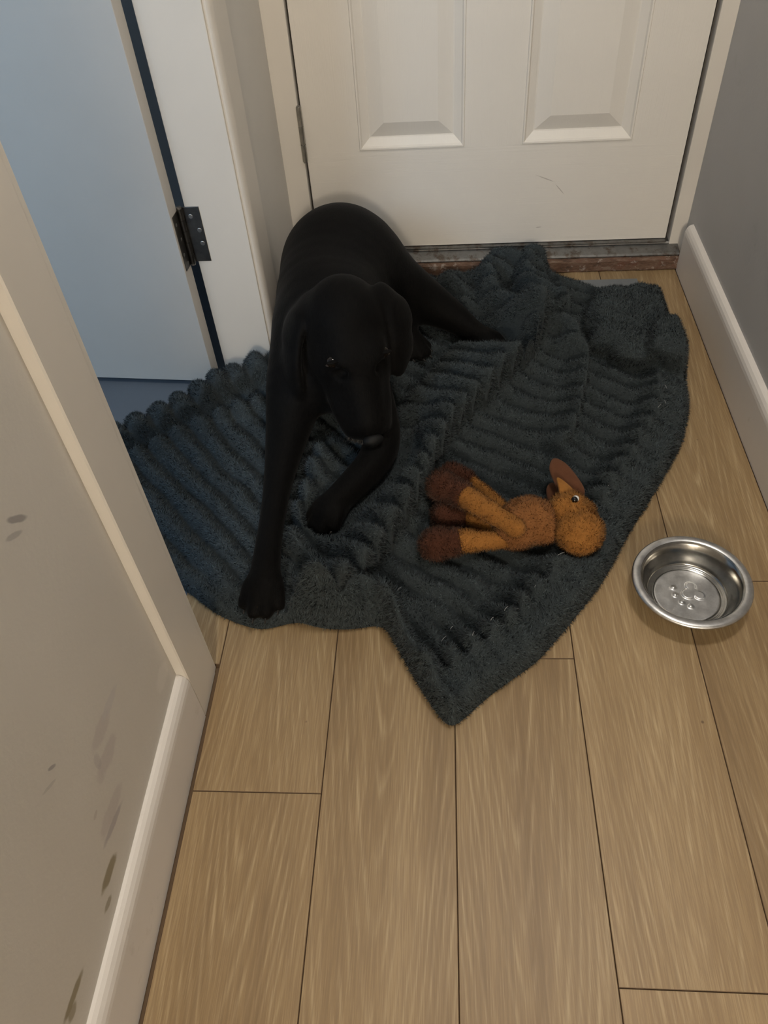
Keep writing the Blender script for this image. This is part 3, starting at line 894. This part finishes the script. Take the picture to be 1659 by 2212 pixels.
head = toy_part('head', lambda F_: (F_.ell(T(.219, .945, .073), (.038, .036, .036), None, .02), F_.ell(T(.232, .900, .070), (.042, .042, .038), None, .012), F_.ell(T(.252, .948, .066), (.016, .022, .018), None, .010)), lo, hi, M_tan, M_tan_f, 9000)
def leg(name, a, b, c, ra, rb, rc, tan=True, fib=True):
    a, b, c = T(*a), T(*b), T(*c)
    lo, hi = bb(a, b, m=0.035)
    lg = toy_part(name, lambda F_: F_.cone(a, b, ra, rb, .01), lo, hi, M_tan, M_tan_f, 3500)
    d = (c - b) / np.linalg.norm(c - b)
    lo, hi = bb(b, c, m=0.05)
    toy_part('hoof', lambda F_: (F_.cone(b + d * 0.012, c, rc * 0.92, rc, .012), F_.ell(c - d*0.004 + V([0, 0, .004]), (rc*1.0, rc*1.0, rc*.95), None, .01)), lo, hi, M_brn, M_brn_f, 4500, 0.007, lg)
    return lg
leg('leg', (.122, .888, .094), (.040, .963, .092), (-.004, 1.005, .076), .017, .020, .026)
leg('leg', (.102, .962, .066), (.050, 1.034, .058), (.012, 1.050, .056), .013, .013, .022)
leg('leg', (.116, .886, .066), (.027, .891, .056), (-.016, .884, .054), .013, .0205, .026)
leg('leg', (.094, .925, .052), (.040, .958, .046), (.002, .960, .045), .017, .016, .024)
# antlers: flat felt paddles
def slab(name, pts, th, mat, parent):
    """rounded felt shape through the outline PTS (3-D points in one plane), TH thick"""
    p = np.array(pts); c = p.mean(0); n = np.cross(p[1] - p[0], p[2] - p[1]); 
    uu, ss, vv = np.linalg.svd(p - c); n = vv[2]
    N = 48; tt = np.linspace(0, len(p), N, endpoint=False); out = []
    for t in tt:
        i = int(t); f = t - i; P0, P1, P2, P3 = (p[(i + k) % len(p)] for k in (-1, 0, 1, 2))
        out.append(0.5*((2*P1)+(-P0+P2)*f+(2*P0-5*P1+4*P2-P3)*f*f+(-P0+3*P1-3*P2+P3)*f**3))
    out = np.array(out)
    rings = [(1.0, 0.0), (0.985, 0.32), (0.93, 0.46), (0.75, 0.56), (0.35, 0.62)]
    vv_, ff = [], []
    full = [(s, -o_) for s, o_ in rings[::-1]] + rings[1:]
    for s, o_ in full: vv_ += list(c + (out - c) * s + n * th * o_)
    R_ = len(full)
    for r in range(R_ - 1):
        for i in range(N):
            ff.append((r*N+i, r*N+(i+1) % N, (r+1)*N+(i+1) % N, (r+1)*N+i))
    ff.append(tuple(range(N - 1, -1, -1))); ff.append(tuple(range((R_-1)*N, R_*N)))
    bm = bmesh.new(); bv = [bm.verts.new(q) for q in vv_]
    for q in ff: bm.faces.new([bv[i] for i in q])
    TOYV.append(np.array(vv_))
    o = link(name, bm_mesh(name, bm, True), mat); o.parent = parent
    return o
slab('antler', [(x - 0.012, y - 0.004, z) for x, y, z in [(.250, .975, .072), (.262, .985, .080), (.253, 1.012, .086), (.234, 1.046, .090), (.214, 1.060, .090), (.204, 1.040, .086), (.210, 1.012, .080), (.222, .985, .072)]], .012, M_felt, head)
slab('antler', [(.215, .975, .045), (.222, .99, .046), (.214, 1.02, .050), (.198, 1.03, .052), (.188, 1.015, .050), (.192, .985, .046)], .011, M_felt, head)
slab('ear', [(.222, .948, .097), (.232, .968, .088), (.215, .985, .098), (.200, .995, .102), (.201, .975, .100), (.205, .950, .092)], .007, M_tan, head)
e = ball('eye', (.2265, .9415, .1045), .0060, M_eyew, None, None, 16); e.parent = head
e2 = ball('pupil', (.2240, .9380, .1058), (.0059, .0059, .0059), M_eyeb, None, None, 14); e2.parent = e
tag(toy, 'tan plush moose toy with dark brown hooves and antlers lying on the blanket', 'plush toy')

# ------------------------------------------------------------------ blanket
OUT = np.array([(-0.454, 0.818), (-0.39, 0.768), (-0.338, 0.745), (-0.304, 0.736), (-0.278, 0.746), (-0.247, 0.757), (-0.21, 0.741), (-0.155, 0.739), (-0.102, 0.751), (-0.084, 0.719), (-0.06, 0.671), (-0.029, 0.613), (0.000, 0.570), (0.009, 0.558), (0.020, 0.570), (0.071, 0.62), (0.148, 0.68), (0.206, 0.751), (0.271, 0.837), (0.343, 0.966), (0.407, 1.066), (0.473, 1.181), (0.510, 1.287), (0.522, 1.428), (0.520, 1.531), (0.526, 1.675), (0.515, 1.693), (0.49, 1.70), (0.396, 1.730), (0.311, 1.785), (0.272, 1.815), (0.266, 1.835), (0.20, 1.84), (0.10, 1.838), (0.0, 1.825), (-0.15, 1.82), (-0.30, 1.78), (-0.362, 1.70), (-0.362, 1.445), (-0.42, 1.440), (-0.494, 1.420), (-0.545, 1.385), (-0.585, 1.345), (-0.64, 1.305), (-0.72, 1.255), (-0.78, 1.15), (-0.74, 1.02), (-0.62, 0.90)])
def seg_dist(P, poly, closed=True):
    A = poly; B = np.roll(poly, -1, 0)
    if not closed: A, B = A[:-1], B[:-1]
    best = np.full(len(P), 1e9); near = np.zeros_like(P); inside = np.zeros(len(P), bool); along = np.zeros(len(P)); cum = 0.0
    side = np.zeros(len(P))
    for a, b in zip(A, B):
        ab = b - a; t = np.clip(((P - a) @ ab) / (ab @ ab), 0, 1); c = a + t[:, None] * ab
        d = np.linalg.norm(P - c, axis=1); m = d < best
        best = np.where(m, d, best); near[m] = c[m]; along = np.where(m, cum + t * np.linalg.norm(ab), along)
        side = np.where(m, np.sign(ab[0]*(P[:, 1]-a[1]) - ab[1]*(P[:, 0]-a[0])), side)
        cum += np.linalg.norm(ab)
        cr = ((a[1] > P[:, 1]) != (b[1] > P[:, 1])) & (P[:, 0] < (b[0]-a[0])*(P[:, 1]-a[1])/(b[1]-a[1]+1e-12)+a[0])
        inside ^= cr
    return best, near, inside, along, side

def resample(poly, n, closed=True):
    p = np.vstack([poly, poly[:1]]) if closed else poly
    d = np.r_[0, np.cumsum(np.linalg.norm(np.diff(p, axis=0), axis=1))]
    t = np.linspace(0, d[-1], n, endpoint=not closed)
    return np.stack([np.interp(t, d, p[:, i]) for i in range(2)], 1)
OUT = resample(OUT, 300)
for _ in range(2): OUT = 0.5 * OUT + 0.25 * (np.roll(OUT, 1, 0) + np.roll(OUT, -1, 0))

def ridge(P, pts, sig, hgt, steep=1.0, taper=0.06):
    pl = resample(np.array(pts)[:, :2], 40, False)
    for _ in range(3): pl[1:-1] = 0.5 * pl[1:-1] + 0.25 * (pl[:-2] + pl[2:])
    d, near, _, al, side = seg_dist(P, pl, False)
    Ltot = np.linalg.norm(np.diff(pl, axis=0), axis=1).sum()
    s = np.where(side > 0, sig, sig * steep)
    w = hgt * np.exp(-0.5 * (d / s) ** 2)
    return w

def blanket_height(P):
    x, y = P[:, 0], P[:, 1]
    wx = vnoise(x*5, y*5) * 0.5 + vnoise(x*12+9, y*12) * 0.25
    # rib phases: right field, left field, front tip
    fR = 11.39*x + 18.05*y + 0.45*wx
    fL = 16.19*x + 14.35*y + 0.45*wx
    fT = 20.99*x + 13.89*y + 0.40*wx
    def rib(f): return np.abs(np.sin(np.pi * f)) ** 0.8
    wL = sstep(0.03, -0.07, x + 0.16 + 0.35*(0.95 - y))
    wT = sstep(0.86, 0.74, y - 0.25*(x-0.05)) * (1 - wL)
    rb = rib(fR)*(1-wL)*(1-wT) + rib(fL)*wL + rib(fT)*wT
    main = ridge(P, [(0.175, 1.53), (0.161, 1.499), (0.094, 1.399), (0.027, 1.305), (-0.03, 1.218), (-0.07, 1.116), (-0.094, 1.034), (-0.133, 0.952), (-0.177, 0.865), (-0.207, 0.80), (-0.215, 0.772)], 0.031, 0.080, 1.0)
    side_r = ridge(P, [(0.035, 1.446), (-0.027, 1.341), (-0.065, 1.265)], 0.018, 0.034)
    row2 = ridge(P, [(0.115, 1.50), (0.03, 1.385), (-0.02, 1.30)], 0.014, 0.022)
    cre = ridge(P, [(0.235, 1.69), (0.262, 1.572), (0.300, 1.445), (0.284, 1.348), (0.253, 1.243), (0.227, 1.174)], 0.012, 0.026)
    c1 = ridge(P, [(0.111, 1.77), (0.112, 1.72), (0.115, 1.648), (0.162, 1.532)], 0.025, 0.062)
    c2 = ridge(P, [(0.215, 1.78), (0.205, 1.72), (0.205, 1.62), (0.205, 1.548)], 0.025, 0.066)
    c3 = ridge(P, [(0.273, 1.693), (0.244, 1.558), (0.267, 1.476)], 0.015, 0.036)
    c4 = ridge(P, [(0.03, 1.76), (0.04, 1.70), (0.06, 1.62)], 0.022, 0.032)
    clump = np.maximum.reduce([c1, c2, c3, c4])
    back = ridge(P, [(-0.72, 1.17), (-0.671, 1.20), (-0.608, 1.242), (-0.533, 1.305), (-0.475, 1.375), (-0.425, 1.405), (-0.375, 1.415)], 0.027, 0.070)
    back2 = ridge(P, [(-0.64, 1.14), (-0.599, 1.175), (-0.542, 1.224), (-0.47, 1.27), (-0.40, 1.30)], 0.016, 0.024)
    fr = ridge(P, [(-0.167, 0.735), (-0.142, 0.777), (-0.112, 0.786), (-0.089, 0.757), (-0.078, 0.70), (-0.05, 0.645)], 0.015, 0.066)
    btw = ridge(P, [(-0.246, 1.128), (-0.247, 1.05), (-0.264, 0.966), (-0.261, 0.867)], 0.016, 0.036)
    roll = 0.055*np.exp(-0.5*(((x+0.218)/0.034)**2 + ((y-0.772)/0.030)**2))
    lump = 0.052 * sstep(0.085, 0.125, x + 0.02*vnoise(y*20, x*3)) * sstep(0.275, 0.245, x) * sstep(1.70, 1.78, y)
    clump = np.maximum(clump, lump)
    folds = main + side_r + row2 + cre + clump + np.maximum(back, back2) + fr + btw + roll
    # folded-over corner: smooth underside lying on top
    FLAP = np.array([(0.318, 1.585), (0.36, 1.668), (0.53, 1.70), (0.535, 1.38), (0.500, 1.352), (0.462, 1.385), (0.42, 1.412), (0.372, 1.455), (0.335, 1.50)])
    d, near, ins, al, sd = seg_dist(P, FLAP)
    sd_ = np.where(ins, d, -d) + 0.008*vnoise(x*30, y*30)
    wF = sstep(-0.006, 0.012, sd_)
    roundF = np.sqrt(np.clip(sd_ / 0.03, 0, 1))
    flap = wF * (0.034 + 0.034 * roundF + 0.004*vnoise(x*18, y*18)) * sstep(0.0, 0.06, x - 0.30)
    # hem along the right edge
    HEM = np.array([(0.522, 1.43), (0.510, 1.287), (0.473, 1.181), (0.407, 1.066), (0.343, 0.966), (0.271, 0.837), (0.206, 0.751), (0.148, 0.68), (0.071, 0.62), (0.01, 0.572)])
    dh, _, _, ah, _ = seg_dist(P, HEM, False)
    wH = sstep(0.078, 0.062, dh + 0.006*vnoise(x*22, y*22))
    bead = np.exp(-0.5*((dh - 0.078)/0.014)**2)
    HEM2 = np.array([(-0.10, 0.745), (-0.084, 0.719), (-0.06, 0.671), (-0.029, 0.613), (0.003, 0.574)])
    dh2, _, _, _, _ = seg_dist(P, HEM2, False)
    wH2 = sstep(0.026, 0.018, dh2)
    HEM3 = np.array([(-0.62, 0.90), (-0.454, 0.818), (-0.39, 0.768), (-0.338, 0.745), (-0.304, 0.736), (-0.278, 0.746), (-0.247, 0.757), (-0.21, 0.741), (-0.155, 0.739), (-0.10, 0.751)])
    dh3, _, _, _, _ = seg_dist(P, HEM3, False)
    wH3 = sstep(0.050, 0.030, dh3)
    amp = 0.023 * (1 - 0.78*wH) * (1 - 0.75*wH2) * (1 - 0.75*wH3) * (1 - 0.9*np.clip(wF*1.0, 0, 1))
    amp = amp * (1 + 10.0 * np.clip(folds - np.maximum(back, back2), 0, 0.05)) * (1 - 0.4 * np.clip(back / 0.07, 0, 1))
    folds = folds * (0.62 + 0.42 * rb ** 0.8 * (1 - wF)) + folds * 0.38 * wF
    folds = folds + 0.25 * np.maximum(back, back2) * (1 - rb) + 0.012 * np.clip(back / 0.07, 0, 1) * vnoise(x*22+5, y*22)
    h = 0.006 + amp * rb + folds*(1-0.8*wH) + flap + wH * 0.034 + wH2*0.014 + wH3*0.014 + bead * 0.032 * rb * (1-wF)
    h *= 1 - 0.75 * np.exp(-0.5*((sd_ + 0.018)/0.014)**2) * sstep(1.60, 1.48, y) * (1 - wH)
    h += 0.0030 * vnoise(x*28, y*28) + 0.0016 * vnoise(x*65+3, y*65) + 0.004*vnoise(x*9+4, y*9)
    # folds and the flap flop over sideways
    sh = np.zeros_like(P)
    sh += (np.array([0.80, -0.60]) * 0.75)[None] * (main + row2)[:, None] * (1 - 0.8*wH)[:, None]
    sh += (np.array([0.95, -0.30]) * 0.7)[None] * (cre + c3 * 0.6)[:, None]
    sh += (np.array([0.30, -0.95]) * 0.65)[None] * back[:, None]
    eF = wF * np.exp(-0.5*((sd_ - 0.012)/0.016)**2) * sstep(1.62, 1.50, y)
    sh += (np.array([-0.35, -0.93]) * 0.030)[None] * eF[:, None]
    return np.maximum(h, 0.006), sh, np.maximum.reduce([rb, wH, wF, wH2, wH3])

ST = 0.0032
gx = np.arange(OUT[:, 0].min() - 2*ST, OUT[:, 0].max() + 2*ST, ST); gy = np.arange(OUT[:, 1].min() - 2*ST, OUT[:, 1].max() + 2*ST, ST)
GX, GY = np.meshgrid(gx, gy, indexing='ij')
GP = np.stack([GX.ravel(), GY.ravel()], 1)
# wavering edge
ed, near, ins, al, _ = seg_dist(GP, OUT)
sdn = np.where(ins, ed, -ed)
okv = ins.copy()
nxg, nyg = GX.shape
ok2 = okv.reshape(nxg, nyg)
cell = ok2[:-1, :-1] | ok2[1:, :-1] | ok2[1:, 1:] | ok2[:-1, 1:]
H, SHIFT, RIB = blanket_height(GP)
edge = np.sqrt(np.clip(1 - (1 - np.clip(sdn / 0.020, 0, 1)) ** 2, 0, 1))
Z = H * edge
# the blanket gives way under whatever lies on it
def lower_env(vs_list, cell_=0.0045):
    P = np.concatenate(vs_list)
    i0 = gx[0]; j0 = gy[0]
    ii = ((P[:, 0] - i0) / ST).round().astype(int); jj = ((P[:, 1] - j0) / ST).round().astype(int)
    L = np.full((nxg, nyg), 9.0)
    m = (ii >= 0) & (ii < nxg) & (jj >= 0) & (jj < nyg)
    np.minimum.at(L, (ii[m], jj[m]), P[m, 2])
    for _ in range(2):
        Q = L.copy()
        for di in (-1, 0, 1):
            for dj in (-1, 0, 1):
                Q = np.minimum(Q, np.roll(np.roll(L, di, 0), dj, 1))
        L = Q
    return L.ravel()
LE = lower_env([dv] + TOYV)
Zp = np.minimum(Z, np.maximum(LE + 0.002, 0.005))
Z = np.where(LE < 1, Zp, Z)
Zg = Z.reshape(nxg, nyg)
for _ in range(1):
    Zs = Zg.copy(); Zs[1:-1, 1:-1] = 0.5*Zg[1:-1, 1:-1] + 0.125*(Zg[2:, 1:-1]+Zg[:-2, 1:-1]+Zg[1:-1, 2:]+Zg[1:-1, :-2]); Zg = Zs
Z = Zg.ravel()
# threshold pushes the far edge up
XY = np.where(ins[:, None], GP, near)
Z = np.where(ins, np.maximum(Z, 0.004), 0.0022)
# sideways softness so that ribs lean and the folds overhang a little
lean = np.stack([vnoise(GP[:, 0]*20, GP[:, 1]*20), vnoise(GP[:, 0]*20+7, GP[:, 1]*20)], 1) * 0.004 * (np.clip(sdn/0.03, 0, 1))[:, None]
XY = XY + lean + SHIFT * (np.clip(sdn/0.05, 0, 1))[:, None]
vid = np.full(nxg * nyg, -1); used = np.zeros((nxg, nyg), bool)
for a, b in ((0, 0), (1, 0), (1, 1), (0, 1)):
    used[a:nxg-1+a, b:nyg-1+b] |= cell
vid[used.ravel()] = np.arange(used.sum())
c_ = np.argwhere(cell)
def vi(a, b): return vid[(c_[:, 0]+a)*nyg + c_[:, 1]+b]
bq = np.stack([vi(0, 0), vi(1, 0), vi(1, 1), vi(0, 1)], 1)
um = used.ravel()
bv = np.concatenate([XY[um], Z[um][:, None]], 1)
bl = link('blanket', fast_mesh('blanket', bv, bq), M_blanket)
tag(bl, 'charcoal grey ribbed plush blanket crumpled on the hall floor under the dog', 'blanket')
rbv = RIB[um][bq].mean(1)
blades('pile', bv, bq, 240000, 0.0065, 0.0011, M_pile, bl, 21, (0.0, -0.05, 0.0), 0.7, 0.04 + sstep(0.3, 0.75, rbv), 45)

# loose pale threads along the hem seam
def bl_z(x, y):
    i = int(round((x - gx[0]) / ST)); j = int(round((y - gy[0]) / ST)); return float(Z[i * nyg + j])
rs = np.random.RandomState(5)
for x, y in [(-0.001, 0.700), (0.012, 0.722), (0.045, 0.690), (0.075, 0.716), (0.098, 0.735), (0.118, 0.752), (0.150, 0.792), (0.195, 0.845), (0.300, 1.020), (0.316, 1.062), (0.430, 1.235), (0.448, 1.262), (0.455, 1.300), (-0.075, 0.790), (-0.600, 1.185)]:
    d = V([0.6, 0.8]) if rs.rand() < 0.6 else rs.randn(2); d = d / np.linalg.norm(d) * (0.003 + 0.004 * rs.rand())
    z = bl_z(x, y) + 0.008
    bm = bmesh.new(); prev = None
    pts = [V([x + d[0]*t + 0.003*rs.randn()*(t == 0), y + d[1]*t, z + 0.002*(1 - t*t)]) for t in (-1, -0.3, 0.3, 1)]
    for p, q in zip(pts[:-1], pts[1:]): cyl_bm(bm, p, q, 0.00032, 5)
    link('thread', bm_mesh('thread', bm), M_thread, bl)

# ------------------------------------------------------------------ steel bowl with an embossed paw
BC = V([0.4075, 0.8125])
prof = [(0.0600, 0.0010), (0.0640, 0.0016), (0.0668, 0.0050), (0.0700, 0.0140), (0.0745, 0.0290), (0.0795, 0.0400), (0.0835, 0.0445), (0.0885, 0.0462), (0.0930, 0.0455), (0.0955, 0.0438), (0.0962, 0.0418), (0.0952, 0.0408)]
inner = [(r, z + 0.0012) for r, z in prof[:7]]
def paw_h(px, py):
    """embossed paw: a three-lobed pad and four toes (height in metres)"""
    def blob(cx, cy, r, s=0.0013):
        return sstep(r + s, r - s, np.hypot(px - cx, py - cy))
    ang = math.radians(28)
    d = V([-math.cos(ang), -math.sin(ang)]); n = V([-d[1], d[0]])
    c = V([0.008, 0.004])
    pad = np.maximum.reduce([blob(*(c + d*0.006), 0.0105), blob(*(c - d*0.008 + n*0.011), 0.0085), blob(*(c - d*0.008 - n*0.011), 0.0085), blob(*(c - d*0.004), 0.009)])
    hh = pad * 0.0019
    for a, r in ((-0.022, 0.0035), (-0.0085, 0.0037), (0.0085, 0.0037), (0.022, 0.0035)):
        f = 0.026 if abs(a) < 0.01 else 0.019
        hh = np.maximum(hh, blob(*(c + d*f + n*a), r, 0.0024) * 0.0025)
    return hh
def bowl_mesh():
    NS = 96; vv_, ff = [], []
    rr = list(np.linspace(0.0008, 0.052, 44)) + [0.0535, 0.0550, 0.0565, 0.0585, 0.0605]
    zz = [None]*44 + [0.0028, 0.0012, 0.0012, 0.0030, 0.0036]
    ring_in = []
    for r, z in zip(rr, zz):
        for i in range(NS):
            a = 2*math.pi*i/NS; px, py = r*math.cos(a), r*math.sin(a)
            h_ = 0.0034 + float(paw_h(px, py)) if z is None else z
            vv_.append((px, py, h_))
        ring_in.append(1)
    for r, z in [(0.0632, 0.0036), (0.0655, 0.0062), (0.0685, 0.0150), (0.0730, 0.0298), (0.0780, 0.0408), (0.0825, 0.0455)] + prof[7:] + [(0.0930, 0.0440), (0.0885, 0.0448), (0.0838, 0.0430), (0.0800, 0.0390), (0.0750, 0.0285), (0.0705, 0.0138), (0.0675, 0.0046), (0.0640, 0.0008), (0.0580, 0.0008), (0.054, 0.0002), (0.03, 0.0012)]:
        for i in range(NS):
            a = 2*math.pi*i/NS; vv_.append((r*math.cos(a), r*math.sin(a), z))
    R_ = len(vv_) // NS
    for r in range(R_ - 1):
        for i in range(NS): ff.append((r*NS+i, r*NS+(i+1) % NS, (r+1)*NS+(i+1) % NS, (r+1)*NS+i))
    ff.append(tuple(range(NS - 1, -1, -1))); ff.append(tuple(range((R_-1)*NS, R_*NS)))
    bm = bmesh.new(); bvs = [bm.verts.new(q) for q in vv_]
    for q in ff: bm.faces.new([bvs[i] for i in q])
    return bm_mesh('dog_bowl', bm, True)
bowl = link('dog_bowl', bowl_mesh(), [M_steel, M_steel_b])
for p in bowl.data.polygons:
    rr_ = math.hypot(p.center.x, p.center.y)
    if (p.center.z > 0.0025 and rr_ < 0.0535) or rr_ > 0.0835: p.material_index = 1
bowl.location = (BC[0], BC[1], 0.0004)
tag(bowl, 'empty stainless steel dog bowl with a paw print embossed in its base', 'bowl')
